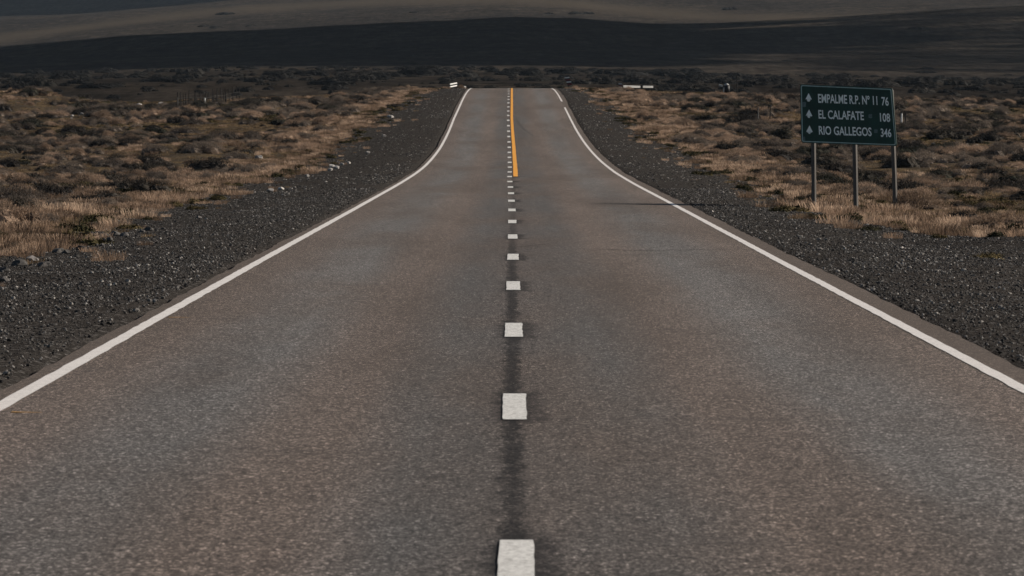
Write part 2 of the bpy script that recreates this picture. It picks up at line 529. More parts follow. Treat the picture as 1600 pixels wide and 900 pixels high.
stripe('edge_line', -3.35, -60, 690, .118, M_WHITE, seed=1)
stripe('edge_line', 3.35, -60, 331, .112, M_WHITE, seed=2)
stripe('edge_line', 3.35, 349, 690, .112, M_WHITE, seed=3)
stripe('no_passing_line', ([164, 300, 447, 690], [-.025, -.02, .04, .04]), 164.5, 690, .15, M_YELLOW, seed=4, ragged=.012)
# broken white line: 3 m dashes, one every 12 m
DX = ([20, 42, 70, 100, 130, 160, 230, 447], [-.085, -.085, -.085, -.12, -.155, -.21, -.23, -.22])
for i in range(-2, 52):
    ys_ = 22.30 - 3.0 + 11.95 * i
    stripe('centre_dash', DX, ys_, ys_ + 2.95, .148, M_DASH, lift=.006, step=.25, ragged=.0045, seed=20 + i)

M_SKID = mat_plain('tyre rubber mark', (.060, .052, .047), .8, .2, .3, 3.0)
M_SMEAR = mat_plain('orange paint smear', (.30, .17, .055), .8, .2, .5, 14.0)
def skid(name, pts, wid, mat):
    P = np.array(pts, float); yy = np.linspace(P[0, 1], P[-1, 1], 24); xx = np.interp(yy, P[:, 1], P[:, 0])
    ww = wid / 2 * (1 - np.abs(np.linspace(-1, 1, 24)) ** 4 * .8)
    zz = profile(yy) - .018 * (np.abs(xx) / 3.5) ** 2 + .0045
    V = np.concatenate([np.stack([xx - ww, yy, zz], -1), np.stack([xx + ww, yy, zz], -1)])
    return obj_np(name, V, np.array([(i, 24 + i, 25 + i, i + 1) for i in range(23)]), mat, road)
skid('skid_mark', [(1.02, 262), (.62, 274), (.34, 288), (.2, 300)], .10, M_SKID)
skid('skid_mark', [(-.95, 183), (-.55, 192), (-.33, 203)], .10, M_SKID)
def smear(px_a, px_b, py_):
    Yd = FPX * CAMZ / (py_ - 188)
    xa, xb = CAMX + (px_a - 799) / FPX * Yd, CAMX + (px_b - 799) / FPX * Yd
    xx = np.linspace(xa, xb, 12); h = .05 * np.linspace(1, .25, 12)
    y0_ = Yd + .06 * np.sin(xx * 9)
    z = -.018 * (np.abs(xx) / 3.5) ** 2 + .0045
    V = np.concatenate([np.stack([xx, y0_ - h, z], -1), np.stack([xx, y0_ + h, z], -1)])
    obj_np('paint_smear', V, np.array([(i, i + 1, 13 + i, 12 + i) for i in range(11)]), M_SMEAR, road)
smear(16, 66, 641.5); smear(262, 300, 494)
M_CRACK = mat_plain('crack', (.022, .020, .019), .9, .1, .3)
def crack(pts, wid, seed):
    P = np.array([(pick(a_, b_).x, pick(a_, b_).y) for a_, b_ in pts])
    t_ = np.linspace(0, 1, 60)
    xx = np.interp(t_, np.linspace(0, 1, len(P)), P[:, 0]); yy = np.interp(t_, np.linspace(0, 1, len(P)), P[:, 1])
    yy = yy + .35 * fbm(xx * 1.3, xx * 0 + seed, 300 + seed, 4)
    h = 2.0 * wid * (.35 + .9 * (vnoise(xx * 6, xx * 0, 320 + seed) + .5)) * np.sin(np.pi * np.clip(t_ * .96 + .02, 0, 1)) ** .5
    z = profile(yy) - .018 * (np.abs(xx) / 3.5) ** 2 + .004
    V = np.concatenate([np.stack([xx, yy - h, z], -1), np.stack([xx, yy + h, z], -1)])
    obj_np('crack', V, np.array([(i, i + 1, 61 + i, 60 + i) for i in range(59)]), M_CRACK, road)
crack([(905, 403), (1010, 406), (1180, 403)], .035, 1)
crack([(812, 400), (860, 396)], .05, 2)
crack([(835, 229), (905, 231)], .09, 3)
crack([(806, 282), (842, 284)], .10, 4)  # dirt smear right of the dashes, drawn like a crack
crack([(806, 291), (846, 293)], .08, 5)  # second dirt smear, drawn the same way
crack([(700, 276), (790, 273)], .06, 6)
crack([(840, 330), (905, 352)], .03, 7)

# ------------------------------------------------------------------ plants and stones: prototypes
def rand_dirs(n, up=.2):
    v = rng.normal(size=(n, 3)); v[:, 2] = np.abs(v[:, 2]) * (1 + up)
    return v / np.linalg.norm(v, axis=1)[:, None]

def blades(C, D, Lx, Wx):
    """thin kite faces: centre C, direction D, length, width"""
    n = len(C)
    side = np.cross(D, rng.normal(size=(n, 3)))
    side /= np.linalg.norm(side, axis=1)[:, None] + 1e-9
    Lx = np.broadcast_to(Lx, (n,))[:, None]; Wx = np.broadcast_to(Wx, (n,))[:, None]
    a = C - D * Lx * .5; b = C + side * Wx * .5; c = C + D * Lx * .5; d = C - side * Wx * .5
    V = np.stack([a, b, c, d], 1).reshape(-1, 3)
    F = np.arange(4 * n).reshape(n, 4)
    return V, F

def dome(r, h, seg=10, rings=4, jit=.12):
    V = [(0, 0, h)]; F = []
    for j in range(1, rings + 1):
        a = j / rings * math.pi / 2
        for i in range(seg):
            t = 2 * math.pi * (i + .5 * (j % 2)) / seg
            s = 1 + jit * rng.normal()
            V.append((r * math.sin(a) * math.cos(t) * s, r * math.sin(a) * math.sin(t) * s, h * math.cos(a) * (1 + .5 * jit * rng.normal()) - .02))
    for i in range(seg): F.append((0, 1 + i, 1 + (i + 1) % seg, 1 + (i + 1) % seg))
    for j in range(rings - 1):
        for i in range(seg):
            a = 1 + j * seg + i; b = 1 + j * seg + (i + 1) % seg
            F.append((a, a + seg, b + seg, b))
    return np.array(V), np.array(F)

def shrub_mesh(name, mat, n, rad, hgt, leaf, lobes=9, core=.9, twig=.3):
    """uneven cushion: several lobes, each covered in small leaves with twigs standing out"""
    Vs, Fs, o = [], [], 0
    for j in range(lobes):
        an = rng.uniform(0, 2 * math.pi); rr = rad * math.sqrt(rng.uniform(0, 1)) * .72
        lc = np.array([math.cos(an) * rr, math.sin(an) * rr * .9, 0])
        lr = rad * rng.uniform(.34, .58); lh = hgt * rng.uniform(.6, 1.05) * (1 - .45 * (rr / rad) ** 2)
        m = n // lobes
        d = rand_dirs(m, .1)
        N = d + rng.normal(size=d.shape) * .38
        N /= np.linalg.norm(N, axis=1)[:, None]
        C = lc + d * np.array([lr, lr, lh]) * rng.uniform(.86, 1.06, (m, 1))
        C[:, 2] = np.maximum(C[:, 2], .01)
        D = np.cross(N, rng.normal(size=d.shape))
        tw = rng.uniform(size=m) < twig
        D[tw] = d[tw] + rng.normal(size=(tw.sum(), 3)) * .45 + np.array([0, 0, .3])
        D /= np.linalg.norm(D, axis=1)[:, None]
        side = np.cross(N, D); side[tw] = np.cross(D[tw], rng.normal(size=(tw.sum(), 3)))
        side /= np.linalg.norm(side, axis=1)[:, None] + 1e-9
        Lx = leaf * rng.uniform(.7, 1.6, m); Wx = Lx * rng.uniform(.5, .9, m)
        Lx[tw] *= 3.2; Wx[tw] = leaf * .28
        a_ = C - D * (Lx * .5)[:, None]; b_ = C + side * (Wx * .5)[:, None]
        c_ = C + D * (Lx * .5)[:, None]; d_ = C - side * (Wx * .5)[:, None]
        V = np.stack([a_, b_, c_, d_], 1).reshape(-1, 3)
        Vs.append(V); Fs.append(np.arange(4 * m).reshape(m, 4) + o); o += len(V)
        V, F = dome(lr * core, lh * core)
        V = V + lc
        Vs.append(V); Fs.append(F + o); o += len(V)
    me = mesh_np(name, np.concatenate(Vs), np.concatenate(Fs), mat)
    me.validate()
    return me

def tuft_mesh(name, mat, n, rad, hgt, wid):
    an = rng.uniform(0, 2 * math.pi, n); rr = rad * np.sqrt(rng.uniform(0, 1, n)) * .55
    base = np.stack([np.cos(an) * rr, np.sin(an) * rr, np.zeros(n) - .02], -1)
    h = hgt * rng.uniform(.3, 1.15, n) ** 1.2
    lean = rng.uniform(.1, 1.0, n)
    dr = np.stack([np.cos(an + rng.normal(0, .6, n)), np.sin(an + rng.normal(0, .6, n)), np.zeros(n)], -1)
    tip = base + dr * (h * lean)[:, None] + np.array([0, 0, 1.0]) * h[:, None]
    mid = (base + tip) / 2 + np.array([0, 0, .12]) * h[:, None]
    sd_ = np.cross(dr, [0, 0, 1.0]); sd_ += rng.normal(size=sd_.shape) * .4
    sd_ /= np.linalg.norm(sd_, axis=1)[:, None]
    ww = wid * rng.uniform(.6, 1.4, n)[:, None]
    V = np.stack([base - sd_ * ww * .5, base + sd_ * ww * .5, mid + sd_ * ww * .45, tip, mid - sd_ * ww * .45], 1).reshape(-1, 3)
    q = np.arange(n)[:, None] * 5
    F = np.concatenate([q + np.array([[0, 1, 2, 4]]), q + np.array([[4, 2, 3, 3]])])
    me = mesh_np(name, V, F, mat)
    me.validate()
    return me

def stone_mesh(name, mat, sub=1, squash=.65):
    bm = bmesh.new()
    bmesh.ops.create_icosphere(bm, subdivisions=sub, radius=.5)
    pl = [(Vector(rng.normal(size=3)).normalized(), rng.uniform(.26, .42)) for _ in range(7)]
    for v in bm.verts:
        for nrm, dist in pl:
            q = v.co.dot(nrm)
            if q > dist: v.co -= nrm * (q - dist) * .9
        v.co *= 1 + .08 * rng.normal()
        v.co.z *= squash
    me = bpy.data.meshes.new(name)
    bm.to_mesh(me); bm.free()
    me.materials.append(mat)
    return me

M_DARK = mat_foliage('dark shrub leaves', [(0, (.022, .0195, .018)), (.4, (.036, .031, .0265)), (.75, (.044, .038, .030)), (1, (.030, .031, .022))])
M_GREY = mat_foliage('grey twigs', [(0, (.07, .058, .049)), (.5, (.13, .105, .086)), (1, (.21, .167, .132))], .55, .25)
M_TAN = mat_foliage('dry bush', [(0, (.15, .107, .077)), (.5, (.265, .187, .134)), (1, (.40, .29, .21))], .55, .3)
M_STRAW = mat_foliage('straw grass', [(0, (.085, .058, .041)), (.4, (.215, .147, .102)), (.75, (.375, .260, .182)), (1, (.57, .42, .305))], .6, .36)
M_BROWNG = mat_foliage('brown grass', [(0, (.085, .060, .038)), (.5, (.165, .115, .070)), (1, (.28, .20, .115))], .5, .35)
M_MOSS = mat_foliage('olive cushion', [(0, (.024, .023, .0105)), (.5, (.05, .043, .018)), (1, (.095, .07, .030))], .4)
M_STONE = mat_stone('grey stone', [(0, (.03, .028, .026)), (.5, (.065, .06, .055)), (.85, (.11, .10, .094)), (1, (.18, .165, .155))])
M_CHIP = mat_stone('gravel chip', [(0, (.010, .0095, .0095)), (.4, (.030, .027, .025)), (.68, (.068, .062, .057)), (.88, (.15, .138, .127)), (1, (.38, .35, .32))])
M_PALE = mat_stone('pale stone', [(0, (.22, .205, .19)), (1, (.42, .39, .36))])

K_DARK, K_GREY, K_TAN = [], [], []
for i in range(3):
    K_DARK.append(shrub_mesh('dark_shrub', M_DARK, 4200, .40, .27, .015, 12, .8, .45))
    K_GREY.append(shrub_mesh('grey_shrub', M_GREY, 4200, .40, .24, .014, 11, .74, .62))
    K_TAN.append(shrub_mesh('tan_shrub', M_TAN, 4200, .38, .23, .014, 10, .72, .7))
KINDS_ = {'dark': K_DARK, 'grey': K_GREY, 'tan': K_TAN}
K_STRAW = [tuft_mesh('straw_tuft', M_STRAW, 260, .38, .215, .0052) for _ in range(4)]
K_BROWN = [tuft_mesh('brown_tuft', M_BROWNG, 130, .34, .16, .008) for _ in range(3)]
K_MOSS = [shrub_mesh('olive_cushion', M_MOSS, 420, .24, .10, .03, 6) for _ in range(2)]
K_STONE = [stone_mesh('stone', M_STONE, 2) for _ in range(5)]
K_CHIP = [stone_mesh('chip', M_CHIP, 1) for _ in range(5)]
K_PSTONE = [stone_mesh('pale_stone', M_PALE, 2) for _ in range(3)]

def scatter(name, X, Y, scl, meshes, label=None, sink=.0, group=None, tilt=0.0, flat=None):
    """uncountable cover as ONE object: points that carry instances"""
    n = len(X)
    Z = ground_z(X, Y) - sink
    me = bpy.data.meshes.new(name)
    me.vertices.add(n)
    me.vertices.foreach_set('co', np.stack([X, Y, Z], -1).astype(np.float32).ravel())
    rot = np.stack([rng.normal(0, 1, n) * tilt, rng.normal(0, 1, n) * tilt, rng.uniform(0, 6.283, n)], -1).astype(np.float32)
    sv = np.repeat(np.asarray(scl)[:, None], 3, 1) * rng.uniform(.85, 1.15, (n, 3))
    if flat is not None: sv[:, 2] *= flat
    a = me.attributes.new('rot', 'FLOAT_VECTOR', 'POINT'); a.data.foreach_set('vector', rot.ravel())
    a = me.attributes.new('scl', 'FLOAT_VECTOR', 'POINT'); a.data.foreach_set('vector', sv.astype(np.float32).ravel())
    a = me.attributes.new('var', 'INT', 'POINT'); a.data.foreach_set('value', rng.integers(0, len(meshes), n).astype(np.int32))
    o = link(bpy.data.objects.new(name, me))
    g = bpy.data.node_groups.new(name, 'GeometryNodeTree')
    g.interface.new_socket('Geometry', in_out='INPUT', socket_type='NodeSocketGeometry')
    g.interface.new_socket('Geometry', in_out='OUTPUT', socket_type='NodeSocketGeometry')
    gi = g.nodes.new('NodeGroupInput'); go = g.nodes.new('NodeGroupOutput')
    ip = g.nodes.new('GeometryNodeInstanceOnPoints')
    j = g.nodes.new('GeometryNodeGeometryToInstance')
    for q in meshes:
        po = PROTO.get(q.name)
        if po is None:
            po = bpy.data.objects.new(q.name, q); PROTO[q.name] = po
        oi = g.nodes.new('GeometryNodeObjectInfo')
        oi.inputs['Object'].default_value = po
        g.links.new(oi.outputs['Geometry'], j.inputs[0])
    def na(nm, dt):
        x = g.nodes.new('GeometryNodeInputNamedAttribute'); x.data_type = dt
        x.inputs['Name'].default_value = nm
        return x.outputs['Attribute']
    e2r = g.nodes.new('FunctionNodeEulerToRotation')
    g.links.new(na('rot', 'FLOAT_VECTOR'), e2r.inputs[0])
    g.links.new(gi.outputs[0], ip.inputs['Points'])
    g.links.new(j.outputs[0], ip.inputs['Instance'])
    ip.inputs['Pick Instance'].default_value = True
    g.links.new(na('var', 'INT'), ip.inputs['Instance Index'])
    g.links.new(e2r.outputs[0], ip.inputs['Rotation'])
    g.links.new(na('scl', 'FLOAT_VECTOR'), ip.inputs['Scale'])
    g.links.new(ip.outputs[0], go.inputs[0])
    md = o.modifiers.new('scatter', 'NODES')
    md.node_group = g
    tag(o, label, group=group, kind='stuff')
    return o
PROTO = {}

def wedge(n, y0, y1, x0=None, margin=4.0, power=1.0):
    """random points on the land in (and a little beside) the field of view"""
    Y = y0 + (y1 - y0) * rng.uniform(0, 1, n) ** power
    half = .104 * Y + margin
    X = CAMX + rng.uniform(-1, 1, n) * half
    return X, Y

# --- straw grass: dense along the edge of the gravel, patchy further out
def cand(density, y0, y1, margin=4.0):
    A = (.104 * (y1 ** 2 - y0 ** 2) + 2 * margin * (y1 - y0))
    n = int(density * A)
    u = rng.uniform(0, 1, n)
    # rows get an even density per square metre of the wedge
    Y = np.sqrt(y0 ** 2 + u * (y1 ** 2 - y0 ** 2))
    X = CAMX + rng.uniform(-1, 1, n) * (.104 * Y + margin)
    return X, Y

def keep(X, Y, p):
    m = rng.uniform(0, 1, len(X)) < p
    return X[m], Y[m]

X, Y = cand(4.2, 32, 480, 8.0)
e = np.abs(X - centre(Y)) - gravel_edge(X, Y)
strip = sstep(-.4, .3, e) * (1 - sstep(2.0, 4.2, e)) + .9 * sstep(.17, .3, fbm(X / 1.1, Y / 4.0, 205, 2)) * np.exp(-(e / 1.1) ** 2)
patchy = sstep(.16, .34, fbm(X / 7.0, Y / 13.0, 201, 3)) * sstep(0, 1.0, e)
p = np.clip(strip * (.22 + 1.0 * sstep(-.22, .25, fbm(X / 4.0, Y / 9.0, 202, 2))) + .34 * patchy, 0, 1) * np.where((X > -9) & (X < 30) & (Y > 415), .5, 1)
Xs, Ys = keep(X, Y, p)
scatter('straw_grass', Xs, Ys, np.clip(rng.lognormal(-.1, .35, len(Xs)), .4, 1.7), K_STRAW, 'straw coloured grass along the gravel edges and across the fields')
p = np.clip(sstep(0, 1.2, e) * (.10 + .5 * sstep(.0, .3, fbm(X / 9.0, Y / 15.0, 203, 3))), 0, 1)
Xs, Ys = keep(X, Y, p)
scatter('brown_grass', Xs, Ys, rng.uniform(.5, 1.2, len(Xs)), K_BROWN, 'short brown grass between the shrubs of both fields')
Xe, Ye = cand(.5, 45, 420)
ee = np.abs(Xe - centre(Ye)) - gravel_edge(Xe, Ye)
Xe, Ye = keep(Xe, Ye, .7 * np.exp(-((ee + .2) / 1.1) ** 2) * (np.abs(Xe) > 4.6))
scatter('dry_tufts', Xe, Ye, rng.uniform(.35, .9, len(Xe)), K_STRAW + K_BROWN, 'single dry tufts standing in the gravel of the shoulders')
# --- gravel chips on both shoulders
X, Y = cand(250, 22, 140, 4.5)
d = np.abs(X - centre(Y)); e = d - gravel_edge(X, Y)
p = (d > 3.70) * (1 - sstep(-.3, 2.2, e)) * (.5 + .5 * sstep(-.25, .25, fbm(X / 1.6, Y / 5.0, 211, 3)))
p *= np.clip(60.0 / Y, .35, 1)
Xs, Ys = keep(X, Y, p)
scatter('gravel', Xs, Ys, rng.uniform(.011, .026, len(Xs)) * np.clip(rng.lognormal(0, .45, len(Xs)), .6, 4.0), K_CHIP, 'loose dark and pale gravel on both road shoulders', sink=-.004, tilt=.4)
X, Y = cand(14.0, 130, 450, 2.0)
d = np.abs(X - centre(Y)); e = d - gravel_edge(X, Y)
p = (d > 3.8) * (1 - sstep(-.5, 2.5, e)) * (.2 + .6 * sstep(-.1, .3, fbm(X / 2.0, Y / 8.0, 213, 3)))
Xs, Ys = keep(X, Y, p)
scatter('gravel', Xs, Ys, rng.uniform(.03, .10, len(Xs)), K_CHIP, 'loose gravel on the shoulders of the rising stretch of road', tilt=.4)
# --- olive cushions and moss
X, Y = cand(1.0, 35, 470, 8.0)
e = np.abs(X - centre(Y)) - gravel_edge(X, Y)
p = np.clip(.5 * np.exp(-(e / .9) ** 2) + .55 * sstep(.05, .3, fbm(X / 12.0, Y / 20.0, 221, 2)) * (e > 0), 0, 1) * (e > -1.6)
Xs, Ys = keep(X, Y, p)
scatter('moss', Xs, Ys, rng.uniform(.5, 1.6, len(Xs)), K_MOSS, 'low olive and yellow cushion moss between the shrubs')

# ------------------------------------------------------------------ shrubs
X, Y = cand(1.0, 40, 500, 8.0)
d = np.abs(X - centre(Y)); e = d - gravel_edge(X, Y)
dens = sstep(.3, 1.8, e) * (.12 + .5 * sstep(-.2, .25, fbm(X / 11.0, Y / 18.0, 231, 3)))
flatg = sstep(24, 34, X) * sstep(300, 330, Y)            # the flat olive grass in the right distance
dens *= 1 - .75 * flatg
crest_ = ((X > -9) & (X < 30) & (Y > 415) & (Y < 500)) | ((X < -14) & (X > -34) & (Y > 395))      # low growth only round the crest
X, Y = keep(X, Y, dens * np.where(crest_, .35, 1))
e = np.abs(X - centre(Y)) - gravel_edge(X, Y)
n = len(X)
size = np.clip(rng.lognormal(-.05, .42, n) * np.interp(Y, [90, 400], [1.0, 1.4]), .4, 2.3)
size[((X > -9) & (X < 30) & (Y > 415) & (Y < 500)) | ((X < -14) & (X > -34) & (Y > 395))] *= .45
u = rng.uniform(0, 1, n) + .25 * fbm(X / 20.0, Y / 30.0, 233, 2) - .35 * np.exp(-(e / 2.5) ** 2)
kind = np.where(u > .64, 'dark', np.where(u > .22, 'grey', 'tan'))
px = 799 + (X - CAMX) / Y * FPX
inview = (px > -10) & (px < 1610)
rank = np.where(inview, size / Y, 0)
order = np.argsort(-rank)
solo = order[:225]
rest = np.ones(n, bool); rest[solo] = False

SHRUB_TEXT = {
    'dark': 'dark brown-black cushion shrub growing among the {} shrubs of the {} field',
    'grey': 'grey-brown twiggy shrub growing among the {} shrubs of the {} field',
    'tan': 'tan dry bush growing among the {} shrubs of the {} field'}
def place(name, me, loc, s, label, cat, group, rz=None, flat=1.0, wide=1.0):
    o = bpy.data.objects.new(name, me)
    o.location = loc
    o.scale = (s * wide, s, s * flat)
    o.rotation_euler = (0, 0, rng.uniform(0, 6.28) if rz is None else rz)
    link(o)
    return tag(o, label, cat, group)
for i in solo:
    k_ = str(kind[i]); side = 'left' if X[i] < 0 else 'right'
    far_ = 'nearer' if Y[i] < 150 else 'more distant'
    place('shrub', random.choice(KINDS_[k_]), (X[i], Y[i], float(ground_z(X[i], Y[i])) - .02), float(size[i]),
          SHRUB_TEXT[k_].format(far_, side), 'shrub', '%s %s shrubs, %s field' % (far_, k_, side))
for k_ in KINDS_:
    m = rest & (kind == k_)
    scatter('shrubland', X[m], Y[m], size[m], KINDS_[k_], {'dark': 'dark cushion shrubs covering both fields into the distance', 'grey': 'grey twiggy shrubs covering both fields into the distance', 'tan': 'tan dry bushes covering both fields into the distance'}[k_], sink=.02)

# shrubs that stand out in the photograph: pixel of the foot, size, kind, words
SPECIAL = [
    (30, 346, 'dark', .95, 1.0, 'dark shrub at the left margin behind the straw grass strip'),
    (68, 350, 'grey', 1.0, 1.1, 'round grey shrub right of the dark one at the left margin'),
    (135, 312, 'grey', 1.1, 1.2, 'broad grey shrub on the left above the row of stones'),
    (236, 324, 'dark', .72, 1.0, 'brown shrub set inside the left strip of straw grass'),
    (56, 282, 'dark', .95, .8, 'low dark shrub far left, in front of open soil'),
    (1268, 316, 'dark', .85, 1.25, 'dark shrub at the foot of the left post of the sign'),
    (1364, 326, 'dark', .72, 1.0, 'dark green shrub between the middle and right sign posts'),
    (1420, 315, 'dark', .7, .8, 'dark shrub just right of the right sign post'),
    (1500, 328, 'dark', .85, 1.1, 'dark shrub in the pale grass well right of the sign'),
    (1540, 338, 'dark', .85, .7, 'low dark shrub at the right margin below the pale grass'),
    (1222, 214, 'dark', 2.2, 1.1, 'large dark shrub left of the sign panel'),
    (1272, 216, 'dark', 1.8, 1.1, 'dark shrub hidden partly behind the left edge of sign panel'),
    (1110, 200, 'dark', 1.5, 1.0, 'dark bush on the right slope, left of the thin fence post'),
    (615, 168, 'dark', 1.7, .8, 'dark shrub on the golden rise left of the road crest'),
    (553, 172, 'tan', 1.6, .8, 'golden brown bush on the rise left of the road crest'),
    (445, 196, 'dark', 1.6, .9, 'dark rounded bush in the middle of the left field'),
    (210, 218, 'dark', 2.0, .8, 'broad dark shrub in the far left field below the mound'),
    (262, 218, 'dark', 1.9, .8, 'dark spreading shrub right of the broad one below the mound'),
    (146, 165, 'dark', 1.8, .9, 'dark bush on the flank of the stony mound'),
]
for (qx, qy, k_, s, fl, txt) in SPECIAL:
    p_ = pick(qx, qy)
    place('shrub', random.choice(KINDS_[k_]), (p_.x, p_.y, p_.z - .03), s, txt, 'shrub', 'shrubs that stand out', flat=fl)

# far bush clumps on the plain below the dark hill
M_FARB = mat_foliage('far bush leaves', [(0, (.010, .0095, .009)), (.6, (.017, .0155, .0135)), (1, (.026, .023, .019))])
K_FAR = [shrub_mesh('bush_clump', M_FARB, 2600, .5, .26, .022, 11) for _ in range(4)]
nf = 64
fx = rng.uniform(-20, 1620, nf)
fy = np.where(rng.uniform(size=nf) < .62, rng.uniform(108, 126, nf), rng.uniform(120, 140, nf))
fy = fy + np.interp(fx, [0, 800, 1600], [4, 0, 14])
for qx, qy in zip(fx, fy):
    p_ = pick(qx, qy, 640)
    s = rng.uniform(3.5, 8.5) * (p_.y / 1300)
    place('bush_clump', random.choice(K_FAR), (p_.x, p_.y, p_.z - .1), s, 'dark bush clump on the distant plain below the shaded hill', 'bush', 'bush clumps on the distant plain', wide=rng.uniform(1, 1.7))
Xf, Yf = cand(.010, 560, 1680, 5.0)
Xf, Yf = keep(Xf, Yf, .25 + .75 * sstep(-.05, .3, fbm(Xf / 45.0, Yf / 90.0, 241, 3)))
scatter('shrubland', Xf, Yf, np.clip(rng.lognormal(.75, .5, len(Xf)), 1.0, 6), K_FAR, 'dark low shrubs dotted over the distant plain', sink=.05)
p_ = pick(660, 117, 640)
place('bush_clump', K_FAR[0], p_, 9.5, 'largest dark bush clump, under the shaded hill left of road crest', 'bush', None, rz=0, wide=1.3, flat=1.0)
for qx, qy, s in ((640, 75, 12), (594, 77, 9), (655, 88, 12), (320, 42, 14), (338, 44, 16), (352, 23, 18), (900, 22, 16), (918, 22, 14), (857, 22, 11), (1440, 46, 14), (1247, 57, 10), (1450, 108, 8), (1446, 114, 8), (1574, 118, 6), (1140, 15, 20), (1230, 96, 7), (648, 20, 12), (393, 41, 12)):
    p_ = pick(qx, qy, 1500); s *= .72
    place('bush_clump', random.choice(K_FAR), (p_.x, p_.y, p_.z - .2), s, 'small dark bush clump on the far hillside', 'bush', 'bush clumps on the far hillsides', wide=rng.uniform(1, 1.5), flat=.7)

# ------------------------------------------------------------------ stones one could count
STONES = [(165, 371, .24), (178, 368, .30), (194, 369, .22), (172, 377, .22), (233, 360, .22), (222, 363, .16), (128, 391, .24), (103, 396, .22), (92, 395, .26),
          (50, 408, .26), (70, 416, .24), (30, 416, .30), (6, 424, .22), (145, 380, .14), (160, 384, .15), (255, 358, .12), (310, 341, .16), (118, 402, .14), (8, 440, .2)]
for qx, qy, s in STONES:
    p_ = pick(qx, qy); s *= .8
    place('stone', random.choice(K_STONE), (p_.x, p_.y, p_.z + s * .06), s, 'grey stone in the row on the gravel left of the road', 'stone', 'stones on the left gravel shoulder')
for qx, qy, s in ((519, 262, .30), (526, 264, .26), (534, 258, .2), (516, 267, .24), (545, 256, .2), (404, 249, .42), (423, 300, .22), (440, 297, .2), (480, 276, .18), (575, 240, .25), (600, 214, .28), (612, 184, .35), (609, 183, .3)):
    p_ = pick(qx, qy)
    place('pale_stone', random.choice(K_PSTONE), (p_.x, p_.y, p_.z + s * .15), s, 'pale stone lying on the left bank of the rising road', 'stone', 'pale stones on the left bank')
for j in range(26):
    qx, qy = 100 + abs(rng.normal(40, 28)), rng.uniform(166, 188)
    p_ = pick(qx, qy)
    s = rng.uniform(.12, .34)
    place('pale_stone', random.choice(K_PSTONE), (p_.x, p_.y, p_.z + s * .1), s, 'pale stone on the sunny flank of the left mound', 'stone', 'pale stones on the mound')
for qx, qy, s, txt in ((217, 166, .5, 'white stone left of the picket fence'), (252, 165, .55, 'larger white stone just left of the white fence post'), (340, 165, .45, 'small white stone below the middle of the picket fence')):
    p_ = pick(qx, qy)
    place('pale_stone', random.choice(K_PSTONE), (p_.x, p_.y, p_.z + s * .2), s, txt, 'stone', None)
for qx, qy, s in ((1465, 217, .25), (1458, 227, .25), (1510, 228, .25), (1428, 224, .3), (1384, 259, .16), (1400, 262, .14), (1476, 232, .2), (1588, 234, .22), (1526, 228, .18)):
    p_ = pick(qx, qy)
    place('pale_stone', random.choice(K_PSTONE), (p_.x, p_.y, p_.z + s * .2), s, 'pale stone lying in the gully behind the sign', 'stone', 'pale stones behind the sign')

# ------------------------------------------------------------------ road sign
SY = 113.6
UP = SY / FPX / 4.285            # metres per unit of the sign's own drawing
PANEL_TL, PANEL_TR, PANEL_BR, PANEL_BL = (85, 50), (702, 76), (733, 464), (93, 441)
PSI = R(41)                      # the panel is turned a little towards the road
SXC = CAMX + (1325 - 799) / FPX * SY
NB = Vector((math.sin(PSI), math.cos(PSI), 0))        # straight back from the panel
def sp(u, v, dy=0.0):
    """a point of the panel: u to the right and v down, in drawing units"""
    a_ = (1230 + u / 4.285 - 799) / FPX
    Yd = (SY - math.tan(PSI) * (CAMX - SXC)) / (1 + math.tan(PSI) * a_)
    return Vector((CAMX + a_ * Yd, Yd, CAMZ + (188 - 120 - v / 4.285) / FPX * Yd)) + NB * dy
M_GREEN = mat_plain('sign green', (.007, .043, .034), .5, .3, .3, 3.0)
M_LET = mat_plain('sign lettering', (.90, .95, .92), .5, .4, .12, 9.0)
M_BORD = mat_plain('sign border', (.36, .50, .48), .5, .4, .2, 9.0)
M_STICK = mat_plain('old sticker', (.10, .15, .15), .6, .3, .5, 25.0)
base_p = Vector((7.45, SY + .06, float(ground_z(7.45, SY))))
sign = empty('road_sign', base_p)
tag(sign, 'leaning green distance sign on three timber posts beside the road', 'road sign')
def child(o):
    o.parent = sign
    o.matrix_parent_inverse = Matrix.Translation(-base_p)
    return o
def quad_round(pts, r, seg=5):
    out = []
    n_ = len(pts)
    for i in range(n_):
        p0, p1, p2 = Vector(pts[i - 1]), Vector(pts[i]), Vector(pts[(i + 1) % n_])
        a = p1 + (p0 - p1).normalized() * r; b = p1 + (p2 - p1).normalized() * r
        for k2 in range(seg + 1):
            t_ = k2 / seg
            out.append((1 - t_) ** 2 * a + 2 * t_ * (1 - t_) * p1 + t_ ** 2 * b)
    return out
Q = [PANEL_TL, PANEL_TR, PANEL_BR, PANEL_BL]
def inset(q, d):
    c = [Vector(p_) for p_ in q]
    s_ = [(1, 1), (-1, 1), (-1, -1), (1, -1)]
    return [(c[i].x + s_[i][0] * d, c[i].y + s_[i][1] * d) for i in range(4)]
def slab(name, outline, mat, y_front, y_back):
    bm = bmesh.new()
    f = [bm.verts.new(sp(q.x, q.y, y_front)) for q in outline]
    b = [bm.verts.new(sp(q.x, q.y, y_back)) for q in outline]
    bm.faces.new(f); bm.faces.new(b[::-1])
    for i in range(len(f)):
        bm.faces.new((f[i], b[i], b[(i + 1) % len(f)], f[(i + 1) % len(f)]))
    return child(obj_bm(name, bm, mat))
slab('panel', quad_round(Q, 14), M_GREEN, 0, .012)
o1 = quad_round(inset(Q, 6), 12); o2 = quad_round(inset(Q, 12), 9)
bm = bmesh.new()
